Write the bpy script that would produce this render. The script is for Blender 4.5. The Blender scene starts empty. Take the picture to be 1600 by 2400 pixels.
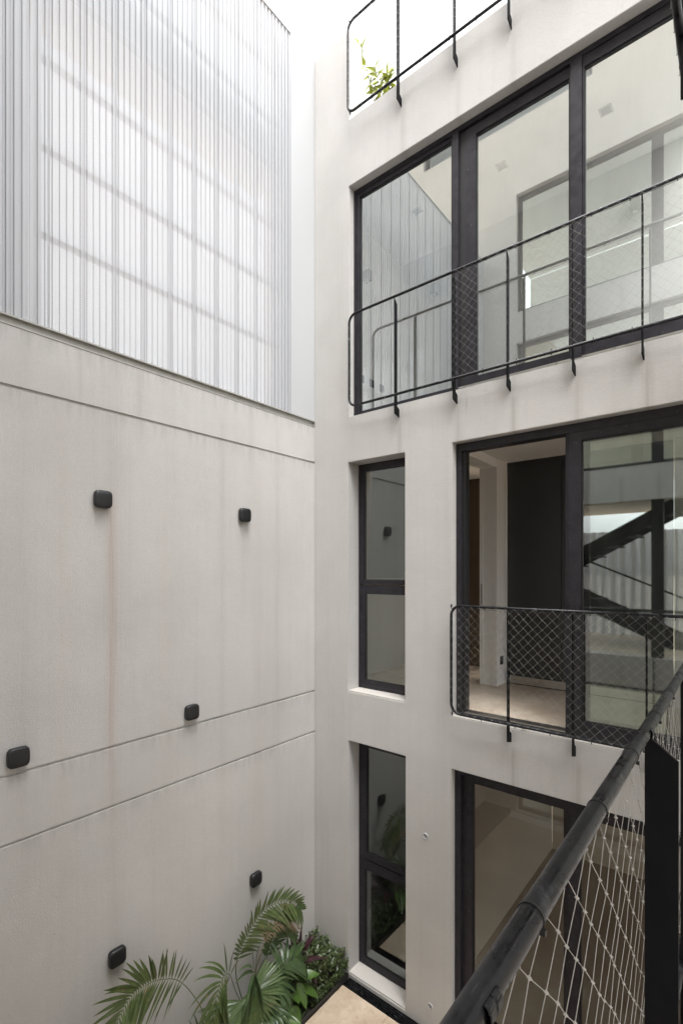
import bpy, bmesh, math, random
from mathutils import Vector, Matrix
random.seed(7)
PI = math.pi
scene = bpy.context.scene
COL = scene.collection

# ------------------------------------------------------------------ camera
EX, EY, EZ = 3.8905, -4.25, 4.47
cam_d = bpy.data.cameras.new("camera")
cam = bpy.data.objects.new("camera", cam_d); COL.objects.link(cam)
cam.location = (EX, EY, EZ)
cam.rotation_euler = (PI / 2, 0, math.atan2(.634, .7735))
cam_d.sensor_fit = 'HORIZONTAL'; cam_d.sensor_width = 24.0
cam_d.lens = 24.0 * 1152.0 / 1600.0
cam_d.shift_y = (1340.0 - 1200.0) / 1600.0
cam_d.clip_start = .05; cam_d.clip_end = 4000
scene.camera = cam

# ------------------------------------------------------------------ world, sun, exposure
w = bpy.data.worlds.new("World"); scene.world = w; w.use_nodes = True
nt = w.node_tree; nt.nodes.clear()
SUN_EL, SUN_AZ = math.radians(66), math.radians(132)
sky = nt.nodes.new('ShaderNodeTexSky'); sky.sky_type = 'NISHITA'; sky.sun_disc = False
sky.sun_elevation = SUN_EL; sky.sun_rotation = SUN_AZ
sky.air_density = 1.0; sky.dust_density = 4.0; sky.ozone_density = 1.0
hs = nt.nodes.new('ShaderNodeHueSaturation'); hs.inputs['Saturation'].default_value = .06
# soft cloud cover : large scale noise only brightens / dims the overcast a little
tc = nt.nodes.new('ShaderNodeTexCoord'); nz = nt.nodes.new('ShaderNodeTexNoise')
nz.inputs['Scale'].default_value = 2.2; nz.inputs['Detail'].default_value = 5
mr = nt.nodes.new('ShaderNodeMapRange'); mr.inputs['To Min'].default_value = 1.2; mr.inputs['To Max'].default_value = 2.4
mr.inputs['From Min'].default_value = .3; mr.inputs['From Max'].default_value = .7
mx = nt.nodes.new('ShaderNodeVectorMath'); mx.operation = 'SCALE'
bg = nt.nodes.new('ShaderNodeBackground'); bg.inputs['Strength'].default_value = .15
out = nt.nodes.new('ShaderNodeOutputWorld')
L = nt.links.new
L(sky.outputs[0], hs.inputs['Color']); L(tc.outputs['Generated'], nz.inputs['Vector'])
L(nz.outputs['Fac'], mr.inputs['Value']); L(hs.outputs[0], mx.inputs[0]); L(mr.outputs[0], mx.inputs['Scale'])
L(mx.outputs[0], bg.inputs['Color']); L(bg.outputs[0], out.inputs['Surface'])

sd = bpy.data.lights.new("sun", 'SUN'); sd.energy = .55; sd.angle = math.radians(40); sd.color = (1, .975, .945)
so = bpy.data.objects.new("sun", sd); COL.objects.link(so)
# direction towards the sun (rotation measured clockwise from +Y, as in the sky texture)
sv = Vector((math.sin(SUN_AZ) * math.cos(SUN_EL), math.cos(SUN_AZ) * math.cos(SUN_EL), math.sin(SUN_EL)))
so.rotation_euler = sv.to_track_quat('Z', 'Y').to_euler()
scene.view_settings.view_transform = 'Standard'; scene.view_settings.look = 'None'
scene.view_settings.gamma = 1; scene.view_settings.use_curve_mapping = False
scene.view_settings.exposure = 1.47
scene.render.engine = 'CYCLES'
scene.cycles.max_bounces = 14; scene.cycles.diffuse_bounces = 7; scene.cycles.glossy_bounces = 5
scene.cycles.transparent_max_bounces = 24; scene.cycles.transmission_bounces = 8
scene.cycles.use_denoising = True
scene.cycles.caustics_reflective = False; scene.cycles.caustics_refractive = False

# ------------------------------------------------------------------ helpers
class MB:
    def __init__(s): s.v = []; s.f = []
    def add(s, vs, fs):
        b = len(s.v); s.v += [tuple(v) for v in vs]; s.f += [tuple(i + b for i in f) for f in fs]; return s
    def box(s, a, b):
        x0, y0, z0 = [min(a[i], b[i]) for i in range(3)]; x1, y1, z1 = [max(a[i], b[i]) for i in range(3)]
        return s.add([(x0,y0,z0),(x1,y0,z0),(x1,y1,z0),(x0,y1,z0),(x0,y0,z1),(x1,y0,z1),(x1,y1,z1),(x0,y1,z1)],
                     [(0,3,2,1),(4,5,6,7),(0,1,5,4),(1,2,6,5),(2,3,7,6),(3,0,4,7)])
    def tube(s, pts, r, n=8, r1=None, caps=True):
        pts = [Vector(p) for p in pts]; m = len(pts)
        t = (pts[1] - pts[0]).normalized()
        u = t.orthogonal().normalized(); rings = []
        for i, p in enumerate(pts):
            a = pts[max(i-1, 0)]; c = pts[min(i+1, m-1)]
            tn = (c - a).normalized()
            u = (u - tn * u.dot(tn)).normalized(); vv = tn.cross(u)
            rr = r if r1 is None else r + (r1 - r) * i / (m - 1)
            rings.append([p + (u * math.cos(2*PI*k/n) + vv * math.sin(2*PI*k/n)) * rr for k in range(n)])
        vs = [q for rg in rings for q in rg]; fs = []
        for i in range(m - 1):
            for k in range(n):
                fs.append((i*n+k, i*n+(k+1) % n, (i+1)*n+(k+1) % n, (i+1)*n+k))
        if caps: fs += [tuple(range(n))[::-1], tuple((m-1)*n+k for k in range(n))]
        return s.add(vs, fs)
    def octa(s, c, r):
        c = Vector(c)
        return s.add([c+Vector(d)*r for d in ((1,0,0),(-1,0,0),(0,1,0),(0,-1,0),(0,0,1),(0,0,-1))],
                     [(0,2,4),(2,1,4),(1,3,4),(3,0,4),(2,0,5),(1,2,5),(3,1,5),(0,3,5)])

def tag(o, label=None, cat=None, group=None, kind=None):
    if label: o['label'] = label
    if cat: o['category'] = cat
    if group: o['group'] = group
    if kind: o['kind'] = kind
    return o

def obj(name, mb, mat, parent=None, smooth=False, bevel=0, label=None, kind=None):
    me = bpy.data.meshes.new(name); me.from_pydata([tuple(v) for v in mb.v], [], mb.f); me.update()
    if mat: me.materials.append(mat)
    bm = bmesh.new(); bm.from_mesh(me)
    if bevel:
        bmesh.ops.remove_doubles(bm, verts=bm.verts, dist=1e-5)
        es = [e for e in bm.edges if len(e.link_faces) == 2 and e.calc_face_angle() > .5]
        bmesh.ops.bevel(bm, geom=es, offset=bevel, segments=2, affect='EDGES', clamp_overlap=True)
    if name != 'pane': bmesh.ops.recalc_face_normals(bm, faces=bm.faces)
    bm.to_mesh(me); bm.free()
    if smooth: me.shade_smooth()
    o = bpy.data.objects.new(name, me); COL.objects.link(o)
    if parent: o.parent = parent; o.matrix_parent_inverse = Matrix.Identity(4)
    if parent is not None:
        # meshes are written in world coordinates; express them relative to the parent's base
        off = world_of(parent)
        if off.length > 0: me.transform(Matrix.Translation(-off))
    if label: o['label'] = label
    if kind: o['kind'] = kind
    return o

def world_of(o):
    v = Vector((0, 0, 0))
    while o is not None: v += o.location; o = o.parent
    return v

def thing(name, loc, label, cat, group=None):
    o = bpy.data.objects.new(name, None); COL.objects.link(o); o.location = loc; o.empty_display_size = .1
    return tag(o, label, cat, group)

def copy_tree(o, parent=None, delta=(0, 0, 0)):
    c = o.copy(); COL.objects.link(c)
    if parent is not None: c.parent = parent
    else: c.location = o.location + Vector(delta)
    for ch in list(o.children): copy_tree(ch, c)
    return c

def grid_wall(xs, zs, y0, y1, empty):
    """solid slab between y0 and y1, cells (x,z) for which empty(cx,cz) is true are left out; only outer faces"""
    mb = MB(); nx, nz_ = len(xs) - 1, len(zs) - 1
    def S(i, j): return 0 <= i < nx and 0 <= j < nz_ and not empty((xs[i]+xs[i+1])/2, (zs[j]+zs[j+1])/2)
    for i in range(nx):
        for j in range(nz_):
            if not S(i, j): continue
            a, b, c, d = xs[i], xs[i+1], zs[j], zs[j+1]
            q = lambda *v: mb.add(v, [(0, 1, 2, 3)])
            q((a,y0,c),(b,y0,c),(b,y0,d),(a,y0,d)); q((a,y1,c),(a,y1,d),(b,y1,d),(b,y1,c))
            if not S(i-1, j): q((a,y0,c),(a,y0,d),(a,y1,d),(a,y1,c))
            if not S(i+1, j): q((b,y0,c),(b,y1,c),(b,y1,d),(b,y0,d))
            if not S(i, j-1): q((a,y0,c),(a,y1,c),(b,y1,c),(b,y0,c))
            if not S(i, j+1): q((a,y0,d),(b,y0,d),(b,y1,d),(a,y1,d))
    return mb

def weld(o, bevel=0):
    bm = bmesh.new(); bm.from_mesh(o.data)
    bmesh.ops.remove_doubles(bm, verts=bm.verts, dist=1e-5)
    bmesh.ops.recalc_face_normals(bm, faces=bm.faces)
    if bevel:
        es = [e for e in bm.edges if len(e.link_faces) == 2 and e.calc_face_angle() > .5]
        bmesh.ops.bevel(bm, geom=es, offset=bevel, segments=2, affect='EDGES', clamp_overlap=True)
    bm.to_mesh(o.data); bm.free()

# ------------------------------------------------------------------ materials
def new_mat(name):
    m = bpy.data.materials.new(name); m.use_nodes = True
    n = m.node_tree; b = n.nodes['Principled BSDF']; return m, n, b
def nd(n, t, **kw):
    x = n.nodes.new(t)
    for k, v in kw.items():
        if k.startswith('i_'): x.inputs[k[2:].replace('_', ' ')].default_value = v
        else: setattr(x, k, v)
    return x
def math_(n, op, a, b=None, c=None, clamp=False):
    x = n.nodes.new('ShaderNodeMath'); x.operation = op; x.use_clamp = clamp
    for i, v in enumerate((a, b, c)):
        if v is None: continue
        if isinstance(v, (int, float)): x.inputs[i].default_value = v
        else: n.links.new(v, x.inputs[i])
    return x.outputs[0]
def mixc(n, fac, a, b, bt='MIX'):
    x = n.nodes.new('ShaderNodeMix'); x.data_type = 'RGBA'; x.blend_type = bt
    if isinstance(fac, (int, float)): x.inputs[0].default_value = fac
    else: n.links.new(fac, x.inputs[0])
    for i, v in ((6, a), (7, b)):
        if isinstance(v, tuple): x.inputs[i].default_value = (*v, 1) if len(v) == 3 else v
        else: n.links.new(v, x.inputs[i])
    return x.outputs[2]
def geo_xyz(n):
    g = n.nodes.new('ShaderNodeNewGeometry'); s = n.nodes.new('ShaderNodeSeparateXYZ')
    n.links.new(g.outputs['Position'], s.inputs[0]); return g.outputs['Position'], s.outputs[0], s.outputs[1], s.outputs[2]
def vscale(n, v, sc):
    x = n.nodes.new('ShaderNodeMapping'); x.inputs['Scale'].default_value = sc; n.links.new(v, x.inputs['Vector']); return x.outputs[0]
def noise(n, v, scale, detail=4, rough=.55):
    x = nd(n, 'ShaderNodeTexNoise'); x.inputs['Scale'].default_value = scale; x.inputs['Detail'].default_value = detail
    x.inputs['Roughness'].default_value = rough; n.links.new(v, x.inputs['Vector']); return x.outputs['Fac']
def rng(n, v, a, b, c, d):
    x = n.nodes.new('ShaderNodeMapRange'); n.links.new(v, x.inputs['Value'])
    for k, q in zip(('From Min', 'From Max', 'To Min', 'To Max'), (a, b, c, d)): x.inputs[k].default_value = q
    return x.outputs[0]

def stucco(name, base, streaks=(), warm=(.51, .465, .41)):
    m, n, b = new_mat(name)
    P, X, Y, Z = geo_xyz(n)
    big = noise(n, P, .9, 4); mid = noise(n, P, 5.0, 5, .6); fine = noise(n, P, 95, 6, .72); grain = noise(n, P, 320, 3, .6)
    lo = tuple(c * .88 for c in base)
    c = mixc(n, rng(n, big, .35, .65, 0, 1), lo, base)
    c = mixc(n, rng(n, mid, .42, .7, 0, .10), c, warm)
    c = mixc(n, rng(n, noise(n, P, 2.3, 6, .65), .38, .68, 0, .15), c, tuple(v * .72 for v in base))
    c = mixc(n, rng(n, noise(n, P, 38, 4, .6), .35, .7, 0, .12), c, tuple(v * .62 for v in base))
    # trowel marks: long vertical brushing
    br = noise(n, vscale(n, P, (16, 16, .45)), 1.0, 4, .6)
    c = mixc(n, rng(n, br, .5, .75, 0, .17), c, tuple(v * .66 for v in base))
    c = mixc(n, rng(n, fine, .3, .72, .26, 0), c, tuple(v * .45 for v in base))
    # pits and specks
    vo = nd(n, 'ShaderNodeTexVoronoi'); vo.inputs['Scale'].default_value = 5.5; n.links.new(P, vo.inputs['Vector'])
    sp = math_(n, 'LESS_THAN', vo.outputs['Distance'], .022)
    c = mixc(n, math_(n, 'MULTIPLY', sp, .45), c, (.16, .14, .12))
    for (axis, p0, wd, z0, z1, col, st) in streaks:
        A = Y if axis == 'Y' else X
        wob = math_(n, 'MULTIPLY', math_(n, 'SUBTRACT', noise(n, vscale(n, P, (1, 1, 1.3)), 1.0, 2), .5), wd * .35)
        d = math_(n, 'ABSOLUTE', math_(n, 'SUBTRACT', math_(n, 'ADD', A, wob), p0))
        g = math_(n, 'SUBTRACT', 1.0, math_(n, 'DIVIDE', d, wd), clamp=True)
        g = math_(n, 'MULTIPLY', g, g)
        zi = rng(n, Z, z0, z0 + (z1 - z0) * .4, 0, 1); zo = rng(n, Z, z1 - .12, z1, 1, 0)
        br2 = rng(n, noise(n, vscale(n, P, (60, 60, 1.6)), 1.0, 3), .3, .7, .35, 1)
        f = math_(n, 'MULTIPLY', math_(n, 'MULTIPLY', g, st), math_(n, 'MULTIPLY', math_(n, 'MULTIPLY', zi, zo), br2))
        c = mixc(n, f, c, col)
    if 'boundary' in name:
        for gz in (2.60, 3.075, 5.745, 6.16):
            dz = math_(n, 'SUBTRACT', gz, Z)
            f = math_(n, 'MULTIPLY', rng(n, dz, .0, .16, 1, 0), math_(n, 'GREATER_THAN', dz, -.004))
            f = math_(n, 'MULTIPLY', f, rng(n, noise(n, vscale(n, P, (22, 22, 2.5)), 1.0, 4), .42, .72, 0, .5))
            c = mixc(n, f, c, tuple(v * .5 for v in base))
    n.links.new(c, b.inputs['Base Color'])
    b.inputs['Roughness'].default_value = .9; b.inputs['Specular IOR Level'].default_value = .2
    bp = nd(n, 'ShaderNodeBump'); bp.inputs['Strength'].default_value = .6; bp.inputs['Distance'].default_value = .006
    h = math_(n, 'ADD', math_(n, 'MULTIPLY', fine, 1.0), math_(n, 'MULTIPLY', grain, .4))
    h = math_(n, 'ADD', h, math_(n, 'MULTIPLY', mid, 1.2))
    n.links.new(h, bp.inputs['Height']); n.links.new(bp.outputs[0], b.inputs['Normal'])
    return m

BASE = (.63, .615, .598)
RUST = (.43, .30, .25); GREY = (.27, .245, .215)
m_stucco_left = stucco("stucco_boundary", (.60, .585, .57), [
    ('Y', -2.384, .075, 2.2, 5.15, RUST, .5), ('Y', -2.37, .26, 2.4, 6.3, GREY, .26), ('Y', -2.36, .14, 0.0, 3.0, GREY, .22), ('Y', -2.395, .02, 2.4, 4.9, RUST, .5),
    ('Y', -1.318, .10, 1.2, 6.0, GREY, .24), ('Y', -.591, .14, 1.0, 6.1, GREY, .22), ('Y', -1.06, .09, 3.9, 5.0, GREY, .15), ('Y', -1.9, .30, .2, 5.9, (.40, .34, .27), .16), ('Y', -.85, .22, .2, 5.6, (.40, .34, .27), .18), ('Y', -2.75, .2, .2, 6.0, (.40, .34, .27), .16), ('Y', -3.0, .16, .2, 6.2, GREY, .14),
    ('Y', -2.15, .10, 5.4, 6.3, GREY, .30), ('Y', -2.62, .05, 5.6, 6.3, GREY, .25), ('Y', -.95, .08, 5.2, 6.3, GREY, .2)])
m_stucco = stucco("stucco_facade", BASE, [
    ('X', 1.17, .07, 5.2, 6.07, GREY, .5), ('X', 1.815, .07, 5.2, 6.07, GREY, .45), ('X', 2.335, .07, 5.3, 6.07, GREY, .55),
    ('X', 2.855, .07, 5.2, 6.07, GREY, .45), ('X', 3.335, .08, 5.3, 6.07, GREY, .6), ('X', 1.21, .09, 8.0, 9.24, GREY, .35),
    ('X', 1.82, .08, 8.0, 9.22, GREY, .35), ('X', 2.34, .10, 8.3, 9.22, GREY, .3), ('X', 2.335, .08, 2.2, 3.01, GREY, .45),
    ('X', 2.855, .08, 2.2, 3.01, GREY, .45), ('X', 1.9, .02, 5.9, 6.15, GREY, .5)])

def simple(name, col, rough=.5, metal=0, spec=.5, nscale=0, namt=.15, bump=0):
    m, n, b = new_mat(name)
    b.inputs['Base Color'].default_value = (*col, 1); b.inputs['Roughness'].default_value = rough
    b.inputs['Metallic'].default_value = metal; b.inputs['Specular IOR Level'].default_value = spec
    if nscale:
        P, X, Y, Z = geo_xyz(n); f = noise(n, P, nscale, 4)
        c = mixc(n, f, tuple(v * (1 - namt) for v in col), tuple(min(1, v * (1 + namt)) for v in col))
        n.links.new(c, b.inputs['Base Color'])
        n.links.new(rng(n, f, .2, .8, max(0, rough - .1), min(1, rough + .12)), b.inputs['Roughness'])
        if bump:
            bp = nd(n, 'ShaderNodeBump'); bp.inputs['Strength'].default_value = bump; bp.inputs['Distance'].default_value = .002
            n.links.new(f, bp.inputs['Height']); n.links.new(bp.outputs[0], b.inputs['Normal'])
    return m

def alu():
    m, n, b = new_mat("dark_aluminium")
    P, X, Y, Z = geo_xyz(n)
    f = noise(n, P, 14, 4); g = noise(n, P, 160, 3)
    c = mixc(n, rng(n, f, .35, .7, 0, 1), (.019, .017, .022), (.031, .029, .035))
    vo = nd(n, 'ShaderNodeTexVoronoi'); vo.inputs['Scale'].default_value = 16; n.links.new(P, vo.inputs['Vector'])
    sp = math_(n, 'LESS_THAN', vo.outputs['Distance'], .05)
    c = mixc(n, math_(n, 'MULTIPLY', sp, .6), c, (.35, .33, .30))
    c = mixc(n, rng(n, g, .62, .8, 0, .25), c, (.2, .19, .18))
    n.links.new(c, b.inputs['Base Color']); n.links.new(rng(n, f, .3, .7, .30, .48), b.inputs['Roughness']); b.inputs['Specular IOR Level'].default_value = .3
    return m
m_alu = alu()

def steel():
    m, n, b = new_mat("black_painted_steel")
    P, X, Y, Z = geo_xyz(n)
    f = noise(n, P, 26, 6, .65); g = noise(n, P, 9, 3); s = noise(n, vscale(n, P, (260, 30, 260)), 1, 3)
    c = mixc(n, rng(n, f, .45, .72, 0, 1), (.005, .005, .0065), (.026, .027, .031))
    c = mixc(n, math_(n, 'MULTIPLY', rng(n, g, .55, .72, 0, 1), rng(n, f, .5, .68, 0, .8)), c, (.24, .24, .25))  # pale grey patches put into the paint colour as rail highlights
    c = mixc(n, rng(n, s, .66, .82, 0, .35), c, (.22, .21, .2))
    n.links.new(c, b.inputs['Base Color']); n.links.new(rng(n, f, .35, .7, .22, .5), b.inputs['Roughness'])
    b.inputs['Specular IOR Level'].default_value = .30
    bp = nd(n, 'ShaderNodeBump'); bp.inputs['Strength'].default_value = .25; bp.inputs['Distance'].default_value = .001
    n.links.new(f, bp.inputs['Height']); n.links.new(bp.outputs[0], b.inputs['Normal'])
    return m
m_steel = steel()
m_steel_dull = simple("black_matt_steel", (.007, .007, .008), .6, spec=.10, nscale=30, namt=.4, bump=.1)
m_rope = simple("cream_net_rope", (.40, .385, .355), .7, nscale=200)
m_tie = simple("black_cable_tie", (.012, .012, .013), .5)
m_lamp = simple("black_lamp_housing", (.012, .012, .014), .38, nscale=60, namt=.3)
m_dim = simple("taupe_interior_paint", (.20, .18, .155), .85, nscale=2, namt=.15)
m_white = simple("white_plaster", (.80, .795, .775), .85, spec=.2, nscale=3, namt=.03)
m_whitepanel = simple("white_sheet_metal", (.45, .46, .47), .45, nscale=1.2, namt=.04)
m_flash = simple("grey_zinc_flashing", (.36, .355, .33), .6, nscale=12, namt=.3)
m_charcoal = simple("charcoal_laminate", (.045, .047, .050), .42, nscale=4, namt=.15)
m_brown = simple("dark_brown_timber", (.12, .085, .06), .55, nscale=5, namt=.2)
m_inox = simple("brushed_steel", (.52, .50, .47), .32, metal=1, nscale=20, namt=.1)
m_soil = simple("dark_soil", (.03, .024, .018), .95, nscale=60, namt=.5, bump=.8)
m_slot = simple("drain_black", (.02, .02, .02), .5)
m_sill = simple("pale_stone_sill", (.54, .515, .48), .75, nscale=25, namt=.08)
m_beige = simple("interior_beige_wall", (.42, .36, .29), .8, nscale=1.5, namt=.2)
m_grey = simple("grey_fixture", (.30, .30, .31), .5)
m_joint = simple("joint_grey", (.40, .40, .42), .5)
m_purlin = simple("galvanised_purlin", (.34, .34, .35), .5, nscale=8)
m_blind = simple("grey_insect_screen", (.20, .195, .195), .8)

def travertine():
    m, n, b = new_mat("travertine_stone")
    P, X, Y, Z = geo_xyz(n)
    oi = n.nodes.new('ShaderNodeObjectInfo')
    f = noise(n, P, 3.2, 7, .65); g = noise(n, P, 22, 5, .6); pit = noise(n, P, 70, 3)
    c = mixc(n, rng(n, f, .35, .65, 0, 1), (.44, .33, .225), (.64, .54, .42))
    c = mixc(n, rng(n, g, .55, .75, 0, .7), c, (.37, .25, .15))
    c = mixc(n, rng(n, pit, .66, .75, 0, .7), c, (.2, .14, .09))
    c = mixc(n, math_(n, 'MULTIPLY', oi.outputs['Random'], .25), c, (.42, .33, .24))
    # weathered, dirtier stone mid court, darkened further to dim its reflection in the doors
    st = math_(n, 'MULTIPLY', rng(n, Y, -.8, -1.9, 0, 1), rng(n, noise(n, P, 1.4, 6, .65), .3, .6, .45, 1))
    c = mixc(n, math_(n, 'MULTIPLY', st, .95), c, (.20, .145, .095))
    n.links.new(c, b.inputs['Base Color']); b.inputs['Roughness'].default_value = .55
    bp = nd(n, 'ShaderNodeBump'); bp.inputs['Strength'].default_value = .3; bp.inputs['Distance'].default_value = .002
    n.links.new(pit, bp.inputs['Height']); n.links.new(bp.outputs[0], b.inputs['Normal'])
    return m
m_trav = travertine()

def intfloor():
    m, n, b = new_mat("interior_stone_floor")
    P, X, Y, Z = geo_xyz(n)
    f = noise(n, P, 2.2, 7, .68); g = noise(n, P, 11, 5, .6)
    c = mixc(n, rng(n, f, .35, .65, 0, 1), (.50, .41, .32), (.68, .60, .50))
    c = mixc(n, rng(n, g, .5, .75, 0, .5), c, (.44, .34, .25))
    n.links.new(c, b.inputs['Base Color']); b.inputs['Roughness'].default_value = .4
    return m
m_ifloor = intfloor()

def glass(name, tint, ior):
    m, n, b = new_mat(name); n.nodes.remove(b); o = n.nodes['Material Output']
    tr = nd(n, 'ShaderNodeBsdfTransparent'); tr.inputs['Color'].default_value = (*tint, 1)
    gl = nd(n, 'ShaderNodeBsdfGlossy'); gl.inputs['Roughness'].default_value = .0; gl.inputs['Color'].default_value = (.93, .99, .98, 1)
    fr = nd(n, 'ShaderNodeFresnel'); fr.inputs['IOR'].default_value = ior
    # barely uneven panes
    P, X, Y, Z = geo_xyz(n); bp = nd(n, 'ShaderNodeBump'); bp.inputs['Strength'].default_value = .05; bp.inputs['Distance'].default_value = .004
    n.links.new(noise(n, P, 1.1, 2), bp.inputs['Height']); n.links.new(bp.outputs[0], gl.inputs['Normal'])
    mx_ = nd(n, 'ShaderNodeMixShader')
    n.links.new(fr.outputs[0], mx_.inputs[0]); n.links.new(tr.outputs[0], mx_.inputs[1]); n.links.new(gl.outputs[0], mx_.inputs[2])
    # a thin film of dust and rain marks
    df = nd(n, 'ShaderNodeBsdfDiffuse'); df.inputs['Color'].default_value = (.6, .6, .58, 1)
    dm = math_(n, 'MULTIPLY', rng(n, noise(n, vscale(n, P, (5, 5, 1.2)), 1.0, 6, .7), .45, .75, .004, .07), rng(n, noise(n, P, 60, 3), .3, .7, .5, 1))
    ms = nd(n, 'ShaderNodeMixShader'); n.links.new(dm, ms.inputs[0]); n.links.new(mx_.outputs[0], ms.inputs[1]); n.links.new(df.outputs[0], ms.inputs[2])
    n.links.new(ms.outputs[0], o.inputs['Surface']); return m
m_glass = glass("green_tinted_glass", (.86, .93, .88), 2.4)
m_glass_top = glass("coated_glass", (.97, .99, .975), 5.2)
m_glass_low = glass("door_glass", (.88, .86, .78), 2.0)
m_glass_mid = glass("clear_sliding_glass", (.88, .93, .895), 3.0)

def perforated():
    m, n, b = new_mat("white_perforated_sheet"); o = n.nodes['Material Output']
    P, X, Y, Z = geo_xyz(n)
    b.inputs['Base Color'].default_value = (.435, .445, .47, 1); b.inputs['Roughness'].default_value = .5
    tl = nd(n, 'ShaderNodeBsdfTranslucent'); tl.inputs['Color'].default_value = (.9, .9, .92, 1)
    m1 = nd(n, 'ShaderNodeMixShader'); m1.inputs[0].default_value = .10
    n.links.new(b.outputs[0], m1.inputs[1]); n.links.new(tl.outputs[0], m1.inputs[2])
    # staggered round holes, 9 mm pitch
    pit = .009
    zz = math_(n, 'DIVIDE', Z, pit); row = math_(n, 'FLOOR', zz)
    yy = math_(n, 'ADD', math_(n, 'DIVIDE', Y, pit), math_(n, 'MULTIPLY', row, .5))
    fy = math_(n, 'SUBTRACT', math_(n, 'FRACT', yy), .5); fz = math_(n, 'SUBTRACT', math_(n, 'FRACT', zz), .5)
    d = math_(n, 'SQRT', math_(n, 'ADD', math_(n, 'MULTIPLY', fy, fy), math_(n, 'MULTIPLY', fz, fz)))
    hole = math_(n, 'LESS_THAN', d, .160)
    tr = nd(n, 'ShaderNodeBsdfTransparent')
    m2 = nd(n, 'ShaderNodeMixShader'); n.links.new(hole, m2.inputs[0])
    n.links.new(m1.outputs[0], m2.inputs[1]); n.links.new(tr.outputs[0], m2.inputs[2])
    n.links.new(m2.outputs[0], o.inputs['Surface']); return m
m_perf = perforated()

def leafmat(name, c1, c2, tip=None):
    m, n, b = new_mat(name); o = n.nodes['Material Output']
    P, X, Y, Z = geo_xyz(n); oi = n.nodes.new('ShaderNodeObjectInfo')
    f = noise(n, P, 18, 4)
    c = mixc(n, rng(n, f, .3, .7, 0, 1), c1, c2)
    c = mixc(n, math_(n, 'MULTIPLY', oi.outputs['Random'], .45), c, tuple(v * .55 for v in c1))
    if tip:
        c = mixc(n, rng(n, noise(n, P, 7, 3), .60, .72, 0, .8), c, tip)
    n.links.new(c, b.inputs['Base Color']); b.inputs['Roughness'].default_value = .30
    tl = nd(n, 'ShaderNodeBsdfTranslucent'); n.links.new(c, tl.inputs['Color'])
    ms = nd(n, 'ShaderNodeMixShader'); ms.inputs[0].default_value = .2
    n.links.new(b.outputs[0], ms.inputs[1]); n.links.new(tl.outputs[0], ms.inputs[2]); n.links.new(ms.outputs[0], o.inputs['Surface'])
    return m
m_palm = leafmat("palm_green", (.065, .10, .032), (.125, .17, .058), (.24, .18, .07))
m_palm_dark = leafmat("palm_dark_green", (.045, .085, .035), (.09, .14, .05))
m_fan = leafmat("fan_palm_green", (.08, .13, .045), (.14, .20, .075), (.25, .20, .09))
m_dry = leafmat("dry_frond_brown", (.27, .195, .12), (.40, .31, .20))
m_straw = leafmat("dry_fan_straw", (.50, .40, .24), (.64, .54, .34))
m_purple = leafmat("cordyline_purple", (.032, .012, .018), (.065, .020, .028))
m_broad = leafmat("broad_leaf_green", (.06, .12, .025), (.12, .22, .04))
m_hedge = leafmat("hedge_leaf", (.035, .06, .02), (.10, .13, .045), (.16, .10, .045))
m_terr = leafmat("yellow_green_leaf", (.25, .29, .02), (.34, .38, .03))
m_stem = simple("plant_stem", (.10, .085, .05), .7, nscale=30, namt=.4)

# ================================================================== SETTING
g = MB().add([(-600, -600, -.25), (600, -600, -.25), (600, 600, -.25), (-600, 600, -.25)], [(0, 1, 2, 3)])
tag(obj("ground", g, m_trav), kind='structure')
g = MB().box((-.3, -9, -.20), (9.1, 0, -.03))
fl = tag(obj("courtyard_floor", g, m_sill), kind='structure')
# travertine slabs of the courtyard floor
DR0, DR1 = -.125, -.015
ys = [DR0 - .006 - .6 * k for k in range(9)]
k = 0
slab_xs = [.53, 1.12, 1.72, 2.32, 2.92, 3.52, 4.12, 4.72, 5.32]
for r in range(7):
    for c_ in range(8):
        x0, x1 = slab_xs[c_] + (.3 if r % 2 and c_ else 0), slab_xs[c_ + 1] + (.3 if r % 2 else 0)
        dz = random.uniform(-.0008, .0008)
        s = MB().box((x0 + .0015, ys[r + 1] + .0015, -.03), (x1 - .0015, ys[r] - .0015, dz))
        obj("stone_slab", s, m_trav, fl, bevel=.0015)
bed = obj("planting_bed", MB().box((0.002, -4.55, -.03), (.505, -.02, .035)), m_soil)
tag(bed, kind='structure')
obj("bed_edging", MB().box((.507, -4.55, -.03), (.522, -.02, .05)), m_slot, bed)

# ------------------------------------------------------------------ boundary wall, left
bw = thing("boundary_wall", (0, -2.3, 0), "tall beige stucco wall on the left with three thin horizontal grooves and a rusty vertical streak", "wall")
WT = 6.16
def groove_profile():
    pts = [(0, -.2)]
    for z in (2.60, 3.075, 5.745):
        pts += [(0, z - .012), (-.016, z - .008), (-.016, z + .009), (0, z + .011)]
    pts += [(0, WT), (-.30, WT), (-.30, -.2)]
    return pts
pf = groove_profile()
mb = MB(); n_ = len(pf)
mb.add([(x, -4.62, z) for x, z in pf] + [(x, .3, z) for x, z in pf],
       [(i, (i + 1) % n_, (i + 1) % n_ + n_, i + n_) for i in range(n_)])
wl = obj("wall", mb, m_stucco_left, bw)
obj("flashing", MB().box((-.06, -4.62, WT + .002), (.004, -.012, WT + .012)).box((-.062, -4.62, WT + .014), (-.022, -.012, 6.225)), m_flash, bw)
# structure behind the screen : end columns, head beam, slab band (open to the sky between them)
obj("pier", MB().box((-.30, -.52, WT + .002), (-.12, -.0, 10.40)), m_white, bw)
obj("pier", MB().box((-.30, -4.62, WT + .002), (-.14, -2.93, 10.36)), m_white, bw)
obj("beam", MB().box((-.42, -2.92, 8.72), (-.23, -.53, 9.42)), m_white, bw)

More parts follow.
